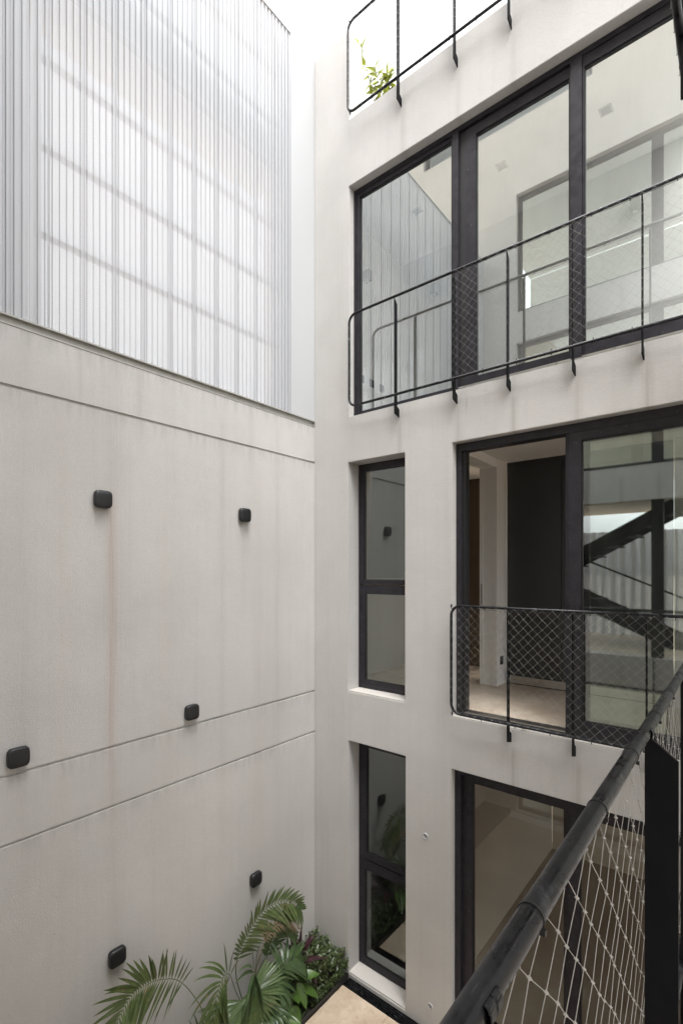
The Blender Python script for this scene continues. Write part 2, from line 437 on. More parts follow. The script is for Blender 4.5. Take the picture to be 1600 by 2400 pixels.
# ------------------------------------------------------------------ corrugated screen
sc_ = thing("perforated_screen", (0, -2.3, 6.2), "white corrugated perforated metal screen above the left wall, backlit by the sky", "screen")
SB, ST = 6.235, 10.44
PW = .2443
def corr_panel(y0):
    """one sheet with five trapezoid ribs; y0 is its right edge, it runs towards -Y"""
    mb = MB(); pts = []
    pitch = PW / 5
    for i in range(5):
        b_ = y0 - i * pitch
        pts += [(b_ - .001, -.004), (b_ - .026, -.004), (b_ - .030, -.020), (b_ - .042, -.020)]
    pts.append((y0 - PW + .003, -.006)); pts.append((y0 - PW - .006, -.006))
    vs = [(x, y, SB) for y, x in pts] + [(x, y, ST) for y, x in pts]; m_ = len(pts)
    mb.add(vs, [(i, i + 1, i + 1 + m_, i + m_) for i in range(m_ - 1)])
    return mb
proto = None
for k in range(17):
    obj("joint_strip", MB().box((-.040, -.392 - PW * k - .0035, SB), (.001, -.392 - PW * k + .0005, ST)), m_joint, sc_)
    if proto is None:
        proto = obj("corrugated_panel", corr_panel(-.392), m_perf, sc_)
    else:
        c = proto.copy(); COL.objects.link(c); c.parent = sc_; c.location = Vector((0, -PW * k, 0))
obj("side_panel", MB().box((-.02, -.388, SB), (-.0005, .235, ST + .012)), m_whitepanel, sc_, label="plain flat white metal panel at the corner end of the screen")
obj("top_trim", MB().box((-.03, -4.6, ST + .002), (.006, -.390, ST + .016)), m_whitepanel, sc_)
obj("bottom_trim", MB().box((-.03, -4.6, SB - .014), (.008, -.003, SB - .002)).box((-.05, -.0028, WT + .013), (-.0005, .235, SB - .001)), m_flash, sc_)
for z in (6.93, 7.57, 8.22, 8.86, 9.35, 9.90):
    obj("purlin", MB().box((-.095, -2.92, z - .016), (-.055, -.53, z + .016)), m_purlin, sc_)
for y in (-2.86, ):
    obj("purlin_post", MB().box((-.20, y - .03, SB), (-.175, y + .03, ST)), m_purlin, sc_)

# ------------------------------------------------------------------ main facade
fb = thing("courtyard_building", (2, .1, 0), "beige stucco facade on the right, four storeys with dark framed windows", "building")
OPEN = [(.51, 6.2, 6.18, 8.73), (.50, 1.235, 3.143, 5.68), (1.757, 6.2, 3.10, 5.69), (.505, 1.243, .03, 2.605), (1.747, 6.2, .0, 2.605)]
def facade_cells(x_end, ztop):
    xs = sorted({0, .50, .505, .51, .515, 1.235, 1.243, 1.747, 1.757, 6.2, x_end}); zs = sorted({-.2, 0, .03, 2.605, 3.10, 3.143, 5.68, 5.69, 6.18, 8.73, 9.465, ztop})
    return xs, zs
xs, zs = facade_cells(7.0, 10.45)
def empt(x, z):
    if z > 9.465 and x > .515: return True
    return any(a < x < b and c < z < d for a, b, c, d in OPEN)
fw = obj("wall", grid_wall(xs, zs, 0, .24, empt), m_stucco, fb); weld(fw, .004)
# sills
obj("sill", MB().box((.503, .008, 3.1435), (1.232, .19, 3.158)), m_sill, fb)
obj("sill", MB().box((1.760, .004, 3.1005), (6.19, .10, 3.108)), m_sill, fb)
obj("sill", MB().box((.508, .008, .0305), (1.240, .19, .045)), m_sill, fb)
# floors, ceilings, partitions
def part(name, a, b, mat, parent=fb, **kw): return obj(name, MB().box(a, b), mat, parent, **kw)
part("interior_floor", (.02, .242, -.2), (6.9, 4.2, .02), m_brown)
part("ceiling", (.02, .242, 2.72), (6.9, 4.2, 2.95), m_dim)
part("interior_floor", (.02, .242, 2.952), (6.9, 4.2, 3.118), m_ifloor)
part("ceiling", (.02, .242, 5.80), (6.9, 4.2, 6.0), m_white)
part("interior_floor", (.02, .242, 6.002), (6.9, 4.2, 6.17), m_white)
part("ceiling", (.02, .242, 8.87), (3.5, 4.2, 9.1), m_white)
part("ceiling", (3.502, 1.80, 8.87), (6.9, 4.2, 9.1), m_white)  # left open in front: unseen roof opening added to brighten the gallery
part("terrace_floor", (.002, .242, 9.102), (3.5, 4.4, 9.24), m_sill)
part("terrace_floor", (3.502, 1.80, 9.102), (7.0, 4.4, 9.24), m_sill)  # same added light opening carried up through the terrace
part("parapet_return", (.002, .242, 9.242), (.3, .30, 10.44), m_stucco)
# ground floor rooms
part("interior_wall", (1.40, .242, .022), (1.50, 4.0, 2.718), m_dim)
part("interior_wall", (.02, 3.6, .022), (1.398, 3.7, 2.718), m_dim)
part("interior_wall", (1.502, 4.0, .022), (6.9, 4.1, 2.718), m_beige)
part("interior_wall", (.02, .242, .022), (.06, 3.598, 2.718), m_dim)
# first floor rooms : jamb wall left of the room with a tall doorway, closet doors behind
part("interior_wall", (1.45, 1.37, 3.12), (1.64, 1.75, 5.798), m_white)
part("interior_wall", (1.45, .242, 5.70), (1.64, 1.368, 5.798), m_white)
part("door_casing", (1.435, 1.355, 3.12), (1.475, 1.368, 5.698), m_white)
part("door_casing", (1.60, 1.352, 3.12), (1.648, 1.368, 5.698), m_white)
part("strike_plate", (1.452, 1.350, 4.08), (1.470, 1.353, 4.32), m_inox)
part("interior_wall", (.02, 2.4, 3.12), (1.448, 2.5, 5.798), m_brown)
part("interior_wall", (.02, .242, 3.12), (.06, 2.398, 5.798), m_dim)
part("interior_wall", (3.35, 1.62, 3.12), (6.9, 1.75, 5.798), m_white)
cl = obj("closet_front", MB().box((1.66, 1.64, 3.12), (3.34, 1.70, 5.79)), m_charcoal, fb)
obj("door_leaf", MB().box((1.668, 1.62, 3.225), (2.288, 1.638, 5.74)), m_charcoal, cl, bevel=.002)
obj("door_leaf", MB().box((2.294, 1.62, 3.225), (3.33, 1.638, 5.74)), m_charcoal, cl, bevel=.002)
obj("kick_plate", MB().box((1.668, 1.612, 3.135), (3.33, 1.638, 3.220)), m_inox, cl)
sck = obj("wall_socket", MB().box((1.641, 1.47, 3.36), (1.650, 1.55, 3.46)), m_lamp, fb, bevel=.002)
# second floor gallery
part("interior_wall", (.02, 1.78, 6.172), (6.9, 1.90, 8.868), m_white)
part("interior_wall", (.02, .242, 6.172), (.09, 1.778, 8.868), m_white)
for y in (.79, 1.01, 1.24):
    obj("wall_socket", MB().box((.091, y - .045, 6.90), (.10, y + .045, 7.0)), m_lamp, fb, bevel=.002)

# ------------------------------------------------------------------ windows (each a part of the building; frame > panes, rails)
def frame_rect(mb, x0, x1, z0, z1, y0, y1, l, r, t, b):
    mb.box((x0, y0, z0), (x0 + l, y1, z1)); mb.box((x1 - r, y0, z0), (x1, y1, z1))
    mb.box((x0 + l, y0, z1 - t), (x1 - r, y1, z1)); mb.box((x0 + l, y0, z0), (x1 - r, y1, z0 + b)); return mb
def window_frame(x0, x1, z0, z1, y0, y1, w_, parent=fb, mat=m_alu, **k):
    e = .003
    f = obj("window", frame_rect(MB(), x0 + e, x1 - e, z0 + e, z1 - e, y0, y1, k.get('l', w_), k.get('r', w_), k.get('t', w_), k.get('b', w_)), mat, parent)
    return f
def sash(win, x0, x1, z0, z1, y0, y1, w_, mat=m_alu, glassm=m_glass, gasket=True, **k):
    l, r, t, b = k.get('l', w_), k.get('r', w_), k.get('t', w_), k.get('b', w_)
    if w_ > 0:
        obj("sash", frame_rect(MB(), x0, x1, z0, z1, y0, y1, l, r, t, b), mat, win, bevel=.0015)
    gy = (y0 + y1) / 2
    if gasket:
        obj("gasket", frame_rect(MB(), x0 + l + .0005, x1 - r - .0005, z0 + b + .0005, z1 - t - .0005, gy - .014, gy + .014, .007, .007, .007, .007), m_tie, win)
    a, b_, c_, d_ = x0 + l + .004, x1 - r - .004, z0 + b + .004, z1 - t - .004
    obj("pane", MB().add([(a, gy, c_), (b_, gy, c_), (b_, gy, d_), (a, gy, d_)], [(0, 1, 2, 3)]), glassm, win)

# L3 ribbon window
w3 = window_frame(.51, 6.2, 6.18, 8.73, .09, .175, .045, l=.03, b=.035)
w3['label'] = "wide top floor window behind the upper balcony railing"
sash(w3, .545, 1.712, 6.22, 8.682, .10, .15, .045, l=.042, t=.045, b=.028, r=.012, glassm=m_glass_top)
obj("mullion", MB().box((1.713, .085, 6.22), (1.775, .17, 8.682)), m_alu, w3, bevel=.002)
sash(w3, 1.842, 2.775, 6.22, 8.672, .112, .165, .09, l=.10, r=.012, b=.085, t=.09, glassm=m_glass_top)
obj("mullion", MB().box((2.777, .085, 6.22), (2.866, .17, 8.682)), m_alu, w3, bevel=.002)
sash(w3, 2.868, 4.10, 6.22, 8.682, .10, .15, .09, l=.012, b=.115, t=.09, glassm=m_glass_top)
sash(w3, 4.11, 6.15, 6.22, 8.682, .10, .15, .09, b=.115, t=.09, glassm=m_glass_top)
obj("track", MB().box((1.777, .118, 6.22), (1.840, .16, 8.672)), m_tie, w3)
obj("track_rail", MB().box((1.776, .086, 6.216), (6.15, .098, 6.232)), m_inox, w3)

# L2 sliding doors, left leaf open
w2 = window_frame(1.757, 6.2, 3.11, 5.69, .08, .20, .07, l=.05, b=.02)
w2['label'] = "wide sliding door with its left leaf open onto the beige stone floor"
obj("jamb_liner", MB().box((1.806, .11, 3.13), (1.842, .19, 5.62)), m_tie, w2)
obj("mullion", MB().box((2.736, .10, 3.13), (2.80, .19, 5.62)), m_alu, w2, bevel=.002)
obj("threshold", MB().box((1.843, .085, 3.13), (2.734, .19, 3.142)), m_inox, w2)
sash(w2, 2.762, 4.35, 3.13, 5.618, .085, .135, .10, b=.115, t=.075, l=.10, glassm=m_glass_mid)
sash(w2, 2.86, 4.25, 3.13, 5.618, .145, .185, .04, b=.10, t=.07, glassm=m_glass_mid)
sash(w2, 4.36, 6.15, 3.13, 5.618, .085, .135, .10, b=.115, t=.075, glassm=m_glass_mid)

# narrow windows
wa = window_frame(.50, 1.235, 3.158, 5.68, .19, .235, .035)
wa['label'] = "narrow first floor window with a grey insect screen in its upper half"
sash(wa, .535, 1.198, 4.33, 5.645, .19, .23, .045)
obj("insect_screen", MB().add([(.60, .232, 4.40), (1.15, .232, 4.40), (1.15, .232, 5.60), (.66, .232, 5.60)], [(0, 1, 2, 3)]), m_blind, wa)
sash(wa, .535, 1.198, 3.195, 4.318, .195, .233, .055, t=.09)
wb = window_frame(.505, 1.243, .046, 2.605, .19, .235, .035)
wb['label'] = "narrow ground floor window reflecting the palms"
sash(wb, .54, 1.206, 1.245, 2.57, .19, .23, .065, l=.075)
sash(wb, .54, 1.206, .083, 1.235, .195, .233, .045, t=.11, b=.035)
# ground floor doors
w1 = window_frame(1.747, 6.2, .005, 2.605, .07, .20, .055, l=.055)
w1['label'] = "tall ground floor sliding glass doors"
sash(w1, 1.80, 2.80, .06, 2.548, .125, .175, .075, l=.105, r=.08, glassm=m_glass_low)
sash(w1, 2.765, 3.90, .06, 2.548, .08, .12, .075, l=.09, glassm=m_glass_low)
sash(w1, 3.91, 6.15, .06, 2.548, .08, .12, .075, glassm=m_glass_low)

# ------------------------------------------------------------------ opposite facade (behind the camera, seen mirrored in the panes)
OY = -4.62
ob = thing("opposite_building", (2, OY - .1, 0), "building across the courtyard, behind the viewer, seen mirrored in the window panes", "building")
OPO = [(-4, -.3, -.2, 9.3), (-1.35, 1.9, 12.9, 13.6), (.6, 3.30, 6.18, 8.73), (.6, 6.6, 9.30, 11.5), (.6, 6.6, 3.10, 5.62), (.6, 3.0, .0, 2.605), (3.3, 6.6, 6.18, 8.73)]
xs = sorted({-4, -1.35, -.3, .6, 1.9, 3.0, 3.3, 6.6, 7.0}); zs = sorted({-.2, 0, 2.605, 3.10, 5.62, 6.18, 8.73, 9.30, 11.5, 12.9, 13.6, 14.4})
fo = obj("wall", grid_wall(xs, zs, OY - .24, OY, lambda x, z: any(a < x < b and c < z < d for a, b, c, d in OPO)), m_stucco, ob); weld(fo)
def ofloor(z, zc):
    obj("interior_floor", MB().box((-.2, OY - 3.2, z - .14), (6.9, OY - .242, z)), m_ifloor, ob)
    obj("ceiling", MB().box((-.2, OY - 3.2, zc), (6.9, OY - .242, zc + .15)), m_white, ob)
for z, zc in ((0, 2.75), (3.10, 5.75), (6.18, 8.85), (9.28, 11.7), (12.6, 14.4)): ofloor(z, zc)
obj("interior_wall", MB().box((-4, OY - 1.4, 12.61), (6.9, OY - 1.3, 14.39)), m_dim, ob)
obj("ceiling", MB().box((-4, OY - 1.3, 14.25), (6.9, OY - .242, 14.38)), m_dim, ob)
for z0, z1 in ((.02, 2.74), (6.19, 8.84), (9.29, 11.69), (12.61, 14.39)):
    obj("interior_wall", MB().box((-.2, OY - 3.3, z0), (6.9, OY - 3.202, z1)), m_white, ob)
for (x0, x1, z0, z1) in ((.6, 3.3, 6.18, 8.73), (.6, 6.6, 9.30, 11.5), (.6, 3.0, .0, 2.605), (3.3, 6.6, 6.18, 8.73), (-1.35, 1.9, 12.9, 13.6)):
    wf = window_frame(x0, x1, z0, z1, OY - .17, OY - .09, .06, ob)
    if x1 > 3.05 and z0 > 5: obj("mullion", MB().box((2.74, OY - .16, z0 + .06), (2.90, OY - .10, z1 - .06)), m_alu, wf) if x0 < 2 else None
    obj("pane", MB().add([(x0+.06, OY-.13, z0+.06), (x1-.06, OY-.13, z0+.06), (x1-.06, OY-.13, z1-.06), (x0+.06, OY-.13, z1-.06)], [(3, 2, 1, 0)]), m_glass, wf)
# open stair hall at camera level : steel column, zigzag stringers, corrugated translucent wall
obj("steel_column", MB().box((2.74, OY - .22, 3.10), (2.90, OY - .06, 5.62)), m_steel_dull, ob)
mb = MB(); pts = []
y_ = OY - 3.0
for i in range(36):
    x = -.1 + i * .19; pts += [(x, y_), (x + .08, y_), (x + .10, y_ - .13), (x + .17, y_ - .13)]
mb.add([(x, y, 3.10) for x, y in pts] + [(x, y, 5.35) for x, y in pts], [(i, i + 1, i + 1 + len(pts), i + len(pts)) for i in range(len(pts) - 1)])
obj("corrugated_sheet", mb, m_perf, ob)
stc = thing("steel_staircase", (1.5, OY - 1.6, 3.1), "dark steel zigzag staircase mirrored in the first floor sliding door pane", "staircase")
def stringer(x0, z0, x1, z1, y, parent):
    h = .26
    return obj("stringer", MB().add([(x0, y, z0), (x1, y, z1), (x1, y, z1 + h), (x0, y, z0 + h), (x0, y + .05, z0), (x1, y + .05, z1), (x1, y + .05, z1 + h), (x0, y + .05, z0 + h)],
               [(0, 1, 2, 3), (7, 6, 5, 4), (0, 4, 5, 1), (1, 5, 6, 2), (2, 6, 7, 3), (3, 7, 4, 0)]), m_steel_dull, parent)
for y, (a, b) in ((OY - 1.15, ((.7, 4.25), (3.3, 5.7))), (OY - 2.05, ((.7, 4.25), (3.3, 5.7))), (OY - 1.3, ((.7, 4.12), (3.2, 2.95))), (OY - 2.2, ((.7, 4.12), (3.2, 2.95)))):
    stringer(a[0], a[1], b[0], b[1], y, stc)
for i in range(8):
    t = i / 7; x = .8 + 2.3 * t
    obj("tread", MB().box((x, OY - 2.0, 4.38 + 1.3 * t), (x + .27, OY - 1.1, 4.41 + 1.3 * t)), m_steel_dull, stc)
    obj("tread", MB().box((x, OY - 2.15, 4.22 - 1.1 * t), (x + .27, OY - 1.25, 4.25 - 1.1 * t)), m_steel_dull, stc)
obj("handrail", MB().tube([(.6, OY - 1.2, 5.1), (3.2, OY - 1.2, 3.95)], .018, 6), m_steel_dull, stc)

# unseen east wall, set and sized to limit low light on the left wall
ew = obj("unseen_side_wall", MB().box((7.6, -4.6, -.2), (7.84, -.0, 8.6)), m_stucco)
tag(ew, "unseen beige stucco wall beyond the right edge, limiting the light in the courtyard", "wall")

# ------------------------------------------------------------------ railings
def arc_pts(c, r, a0, a1, axis, n=7):
    out_ = []
    for i in range(n + 1):
        a = a0 + (a1 - a0) * i / n
        u, v = math.cos(a) * r, math.sin(a) * r
        out_.append(Vector((c[0] + u, c[1], c[2] + v)) if axis == 'X' else Vector((c[0], c[1] + u, c[2] + v)))
    return out_

def net(mb, P, u0, u1, z0, z1, h, r, rk, rnd, sag=.003, clip=None):
    """diamond rope net; P(u,z,d) -> 3D point. nodes every h; nodes with (i+j) even are knots"""
    nu, nzn = int(round((u1 - u0) / h)), int(round((z1 - z0) / h)); hu, hz = (u1 - u0) / nu, (z1 - z0) / nzn
    jit = {}
    def node(i, j):
        if (i, j) not in jit:
            e = 0 if i in (0, nu) or j in (0, nzn) else 1
            jit[(i, j)] = P(u0 + i * hu + e * rnd.uniform(-sag, sag), z0 + j * hz + e * rnd.uniform(-sag, sag), e * rnd.uniform(-.002, .002))
        return jit[(i, j)]
    for i in range(nu + 1):
        for j in range(nzn + 1):
            if (i + j) % 2: continue
            if clip and not clip(i * hu, j * hz): continue
            mb.octa(node(i, j), rk)
            for di in (1, -1):
                a, b = i + di, j + 1
                if 0 <= a <= nu and b <= nzn and (not clip or clip(a * hu, b * hz)):
                    mb.tube([node(i, j), node(a, b)], r, 3, caps=False)
    return mb

def facade_railing(name, label, xl, xr, zt, zb, posts, net_from, foot_z, zn=None):
    t = thing(name, ((xl + xr) / 2, -.095, zb), label, "railing", "balcony railings across the facade windows")
    Y = -.095; R = .09
    pts = [Vector((xr, Y, zt))]
    pts += arc_pts((xl + R, Y, zt - R), R, PI / 2, PI, 'X')
    pts += arc_pts((xl + R, Y, zb + R), R, PI, 1.5 * PI, 'X')
    pts += [Vector((xr, Y, zb))]
    obj("rail_tube", MB().tube(pts, .0130, 12), m_steel, t, smooth=True)
    for x in posts:
        mb = MB(); a = .0045
        prof = [(Y + .004, zt - .012), (Y + .058, zt - .075), (Y + .058, foot_z + .075), (-.001, foot_z + .06), (-.001, foot_z - .01), (Y + .004, foot_z)]
        prof = [(-.088, zt - .012), (-.040, zt - .06), (-.040, foot_z + .085), (-.028, foot_z + .088), (-.001, foot_z + .068), (-.001, foot_z - .012), (-.088, foot_z + .012)]
        q = len(prof)
        mb.add([(x - a, y, z) for y, z in prof] + [(x + a, y, z) for y, z in prof],
               [tuple(range(q)), tuple(range(2 * q - 1, q - 1, -1))] + [(i, (i + 1) % q, (i + 1) % q + q, i + q) for i in range(q)])
        obj("post", mb, m_steel_dull, t)
    if net_from is not None:
        rnd = random.Random(hash(name) % 97 if False else 5)
        mb = net(MB(), lambda u, z, d: Vector((u, Y - .012 + d, z)), net_from, xr, zb + .005, zt - .005, .0385, .0006, .0020, rnd)
        obj("rope_net", mb, m_rope, t, kind='stuff')
    # cable ties along the rails
    mb = MB(); x = net_from if net_from is not None else xl + .2
    rnd = random.Random(11)
    while x < xr - .05:
        for z in (zt, zb):
            xx = x + rnd.uniform(-.03, .03)
            mb.tube([(xx - .0025, Y, z), (xx + .0025, Y, z)], .0150, 10)
            mb.box((xx - .003, Y - .004, z - .026), (xx + .003, Y + .003, z - .014) if z == zt else (xx + .003, Y + .003, z + .024))
        x += .29
    z = zb + .15
    while z < zt - .12:
        mb.tube([(xl, Y, z - .0025), (xl, Y, z + .0025)], .0150, 10); z += .21
    obj("cable_tie", mb, m_tie, t, kind='stuff')
    # thin edging cord threaded between rail and net
    mb = MB(); pts = []; x = (net_from or xl + .1); k = 0
    while x < xr:
        pts.append(Vector((x, Y - .006, zt - .020 - (.006 if k % 3 else 0)))); x += .1; k += 1
    if len(pts) > 2:
        mb.tube(pts, .0016, 4)
        obj("edging_cord", mb, m_tie, t)
    return t
r3 = facade_railing("balcony_railing", "black tube railing in front of the wide top floor window", .592, 3.70, 7.237, 6.250, (1.166, 1.808, 2.312, 2.838, 3.312), 1.812, 6.055)
r2 = facade_railing("balcony_railing", "black tube railing with rope net in front of the open sliding door", 1.795, 3.70, 4.155, 3.165, (2.316, 2.838, 3.338), 1.80, 2.995)
r4 = facade_railing("balcony_railing", "black tube railing on the roof terrace against the white sky", .574, 3.70, 10.405, 9.420, (1.195, 1.812, 2.32, 2.84, 3.32), .60, 9.208)

# walkway bridge rails in front of the camera (run along Y)
RX = 3.725
def bridge_railing(label, zt, zb, foot_z, fine):
    t = thing("walkway_railing", (RX, -2.2, zb), label, "railing", "railings along the walkway")
    R_ = .0128
    for z in (zt, zb):
        obj("rail_tube", MB().tube([(RX, -5.2, z), (RX, -4.2, z), (RX, -3.2, z), (RX, -2, z), (RX, -.16, z)], R_, 20 if fine else 10), m_steel, t, smooth=True)
    for s in (-.42, .375, 1.23, 1.99, 2.80, 3.60):
        y = EY + s; a = .0045
        prof = [(RX + .000, zt - .010), (RX + .014, zt - .013), (RX + .060, zt - .050), (RX + .060, foot_z), (RX + .0, foot_z)]
        q = len(prof)
        obj("post", MB().add([(x, y - a, z) for x, z in prof] + [(x, y + a, z) for x, z in prof],
            [tuple(range(q)), tuple(range(2 * q - 1, q - 1, -1))] + [(i, (i + 1) % q, (i + 1) % q + q, i + q) for i in range(q)]), m_steel_dull, t)
        if fine:   # weld bead where the post meets the rail
            rnd = random.Random(3); mb = MB()
            for k in range(22):
                aa = -1.3 + k * .09
                for sg in (-1, 1):
                    c0 = Vector((RX + 0.0135 * math.cos(aa), y + sg * .0065, zt + .0135 * math.sin(aa)))
                    mb.tube([c0 + Vector((0, -.006, 0)), c0 + Vector((0, -.003, 0)), c0, c0 + Vector((0, .003, 0)), c0 + Vector((0, .006, 0))], rnd.uniform(.0022, .0028), 8)
            obj("weld_bead", mb, m_steel, t, smooth=True)
    mb = net(MB(), lambda u, z, d: Vector((RX - .015 + d, u, z)), -5.2, -.2, zb + .005, zt - .012, .0455, .0007 if fine else .0009, .0036, random.Random(21), sag=.003)
    obj("rope_net", mb, m_rope, t, kind='stuff')
    for s in (-.1, .215, .501, .787, 1.057, 1.375, 1.66, 1.95, 2.2, 2.5, 2.8, 3.1, 3.4, 3.7):
        y = EY + s; mb = MB()
        mb.tube([(RX, y - .0017, zt), (RX, y + .0017, zt)], R_ + .0011, 24)
        mb.box((RX + .009, y - .002, zt - .0145), (RX + .0145, y + .0025, zt - .0085))
        obj("cable_tie", mb, m_tie, t, smooth=False)
    mb = MB()
    for s in [x * .3 for x in range(-2, 13)]:
        mb.tube([(RX, EY + s - .0022, zb), (RX, EY + s + .0022, zb)], R_ + .0016, 12)
    obj("clip_row", mb, m_tie, t, kind='stuff')
    return t
bridge_railing("black pipe handrail with rope net crossing the lower right corner close to the viewer", 4.125, 3.165, 2.95, True)
bridge_railing("black pipe of the walkway railing overhead at the top right corner", 7.237, 6.255, 6.05, False)
for z, lb in ((3.10, "walkway slab under the viewer"), (6.18, "upper walkway slab above the viewer")):
    o = obj("walkway", MB().box((RX + .065, OY + .002, z - .12), (4.95, -.002, z)), m_sill); tag(o, kind='structure')

# ------------------------------------------------------------------ wall lamps
def wall_lamp(y, z, label):
    t = thing("wall_lamp", (0, y, z), label, "wall lamp", "black square wall lamps on the stucco wall")
    obj("mounting_plate", MB().box((.0005, y - .045, z - .045), (.012, y + .045, z + .045)), m_grey, t)
    s = .0685; mb = MB(); rings = []; n = 24
    for (x, k) in ((.012, .90), (.014, .97), (.022, 1.0), (.040, 1.0), (.050, .965), (.054, .90), (.056, .6), (.0565, 0.02)):
        rg = []
        for i in range(n):
            a = 2 * PI * (i + .5) / n; ca, sa = math.cos(a), math.sin(a); p = 5.0
            rr = (abs(ca) ** p + abs(sa) ** p) ** (-1 / p) * s * k
            rg.append((x, y + ca * rr, z + sa * rr))
        rings.append(rg)
    vs = [v for rg in rings for v in rg]
    fs = [(i * n + k, i * n + (k + 1) % n, (i + 1) * n + (k + 1) % n, (i + 1) * n + k) for i in range(len(rings) - 1) for k in range(n)]
    fs += [tuple(range(n)), tuple((len(rings) - 1) * n + k for k in range(n))]
    mb.add(vs, fs); obj("housing", mb, m_lamp, t, smooth=True)
    return t
wall_lamp(-2.468, 5.034, "upper left of the black square wall lamps, beside the top of the rusty streak")
wall_lamp(-1.063, 5.035, "upper right black square wall lamp, nearest the corner below the top groove")
wall_lamp(-1.672, 3.200, "black square wall lamp just above the middle groove")
wall_lamp(-3.045, 3.193, "leftmost black square wall lamp at the photo's edge above the middle groove")
wall_lamp(-.919, 1.327, "black square wall lamp above the tall palm frond")
wall_lamp(-2.356, 1.402, "lowest left black square wall lamp half behind the arching palm frond")

# round vents on the facade
def vent(x, z, label):
    t = thing("wall_vent", (x, -.001, z), label, "vent", "round white wall vents")
    mb = MB(); n = 20
    pr = [(.030, 0), (.030, -.006), (.025, -.009), (.021, -.005), (.021, -.001)]
    vs = [(x + r * math.cos(2*PI*k/n), y - .0005, z + r * math.sin(2*PI*k/n)) for r, y in pr for k in range(n)]
    mb.add(vs, [(i*n+k, i*n+(k+1) % n, (i+1)*n+(k+1) % n, (i+1)*n+k) for i in range(len(pr)-1) for k in range(n)])
    obj("ring", mb, m_whitepanel, t, smooth=True)
    obj("cover", MB().add([(x + .021*math.cos(2*PI*k/n), -.003, z + .021*math.sin(2*PI*k/n)) for k in range(n)], [tuple(range(n))]), m_grey, t)
vent(1.473, 1.876, "upper round white vent between the ground floor openings")
vent(1.524, .236, "lower round white vent near the floor, beside the handrail")

# linear drain at the foot of the facade
dr = thing("linear_drain", (3, -.07, 0), "black slotted drain channel along the foot of the facade", "drain")
obj("channel", MB().box((.524, DR0, -.03), (6.9, DR1, -.018)), m_slot, dr)
for k in range(5):
    y = DR0 + .004 + k * .0255
    obj("drain_bar", MB().box((.526, y, -.017), (6.9, y + (.010 if 0 < k < 4 else .006), .003)), m_steel, dr)

# ceiling fixtures in the top gallery
for x, lb in ((.81, "square grey ceiling fixture nearest the corner, seen through the upper glass"), (1.86, "middle square grey ceiling fixture behind the upper glass"), (2.87, "rightmost square grey ceiling fixture behind the upper glass")):
    t = thing("ceiling_fixture", (x, .965, 8.87), lb, "ceiling light", "square fixtures on the gallery ceiling")
    obj("frame", frame_rect(MB(), x - .055, x + .055, 0, 0, 0, 0, 0, 0, 0, 0) if False else MB().box((x - .055, .91, 8.862), (x + .055, 1.02, 8.8695)), m_grey, t, bevel=.002)
    obj("inner_grille", MB().box((x - .04, .925, 8.859), (x + .04, 1.005, 8.8615)), m_slot, t)
def spot_box(x, y, z, d, label):
    t = thing("gallery_lamp", (x, y, z), label, "wall lamp", "dark boxed lamps inside the gallery")
    if d == 'Y': obj("body", MB().box((x - .045, y - .10, z - .07), (x + .045, y - .001, z + .07)), m_grey, t, bevel=.012)
    else: obj("body", MB().box((x + .001, y - .045, z - .07), (x + .10, y + .045, z + .07)), m_grey, t, bevel=.012)
    if d == 'Y': obj("lens", MB().box((x - .02, y - .07, z - .074), (x + .02, y - .03, z - .071)), m_white, t)
    else: obj("lens", MB().box((x + .03, y - .02, z - .074), (x + .07, y + .02, z - .071)), m_white, t)
spot_box(.616, 1.78, 8.32, 'Y', "boxed lamp on the gallery back wall, seen through the first upper pane")
spot_box(3.00, 1.78, 8.35, 'Y', "boxed lamp on the gallery back wall near the right window mullion")
spot_box(.09, .86, 8.28, 'X', "boxed lamp on the gallery end wall beside the window's left frame")

# ------------------------------------------------------------------ plants
def leaflet_mb(mb, p, d, up, length, width, droop, segs=6, fold=.25, taper=1.0):
    """lanceolate blade from p along d, bending down under its weight"""
    d = d.normalized(); side = d.cross(up)
    if side.length < 1e-3: side = d.orthogonal()
    side.normalize(); cur = p.copy(); dirv = d.copy(); rows = []
    for i in range(segs + 1):
        t = i / segs
        wv = width * (math.sin(PI * min(1, (t * .92 + .08)) ** .75) ** .8 if t < 1 else 0) * .5
        if i == 0: wv = width * .12
        nrm = side.cross(dirv).normalized()
        rows.append((cur - side * wv + nrm * wv * fold, cur.copy(), cur + side * wv + nrm * wv * fold))
        dirv = (dirv + Vector((0, 0, -droop / segs))).normalized()
        cur = cur + dirv * (length / segs)
    vs = [v for r in rows for v in r]
    fs = []
    for i in range(segs):
        a = i * 3; fs += [(a, a + 1, a + 4, a + 3), (a + 1, a + 2, a + 5, a + 4)]
    mb.add(vs, fs)

def catmull(P, n):
    P = [Vector(p) for p in P]; P = [P[0] * 2 - P[1]] + P + [P[-1] * 2 - P[-2]]; out_ = []
    m_ = len(P) - 3
    for i in range(n + 1):
        u = i / n * m_; k = min(int(u), m_ - 1); t = u - k
        a, b, c, d = P[k:k + 4]
        out_.append(.5 * ((2*b) + (c - a)*t + (2*a - 5*b + 4*c - d)*t*t + (3*b - a - 3*c + d)*t**3))
    return out_

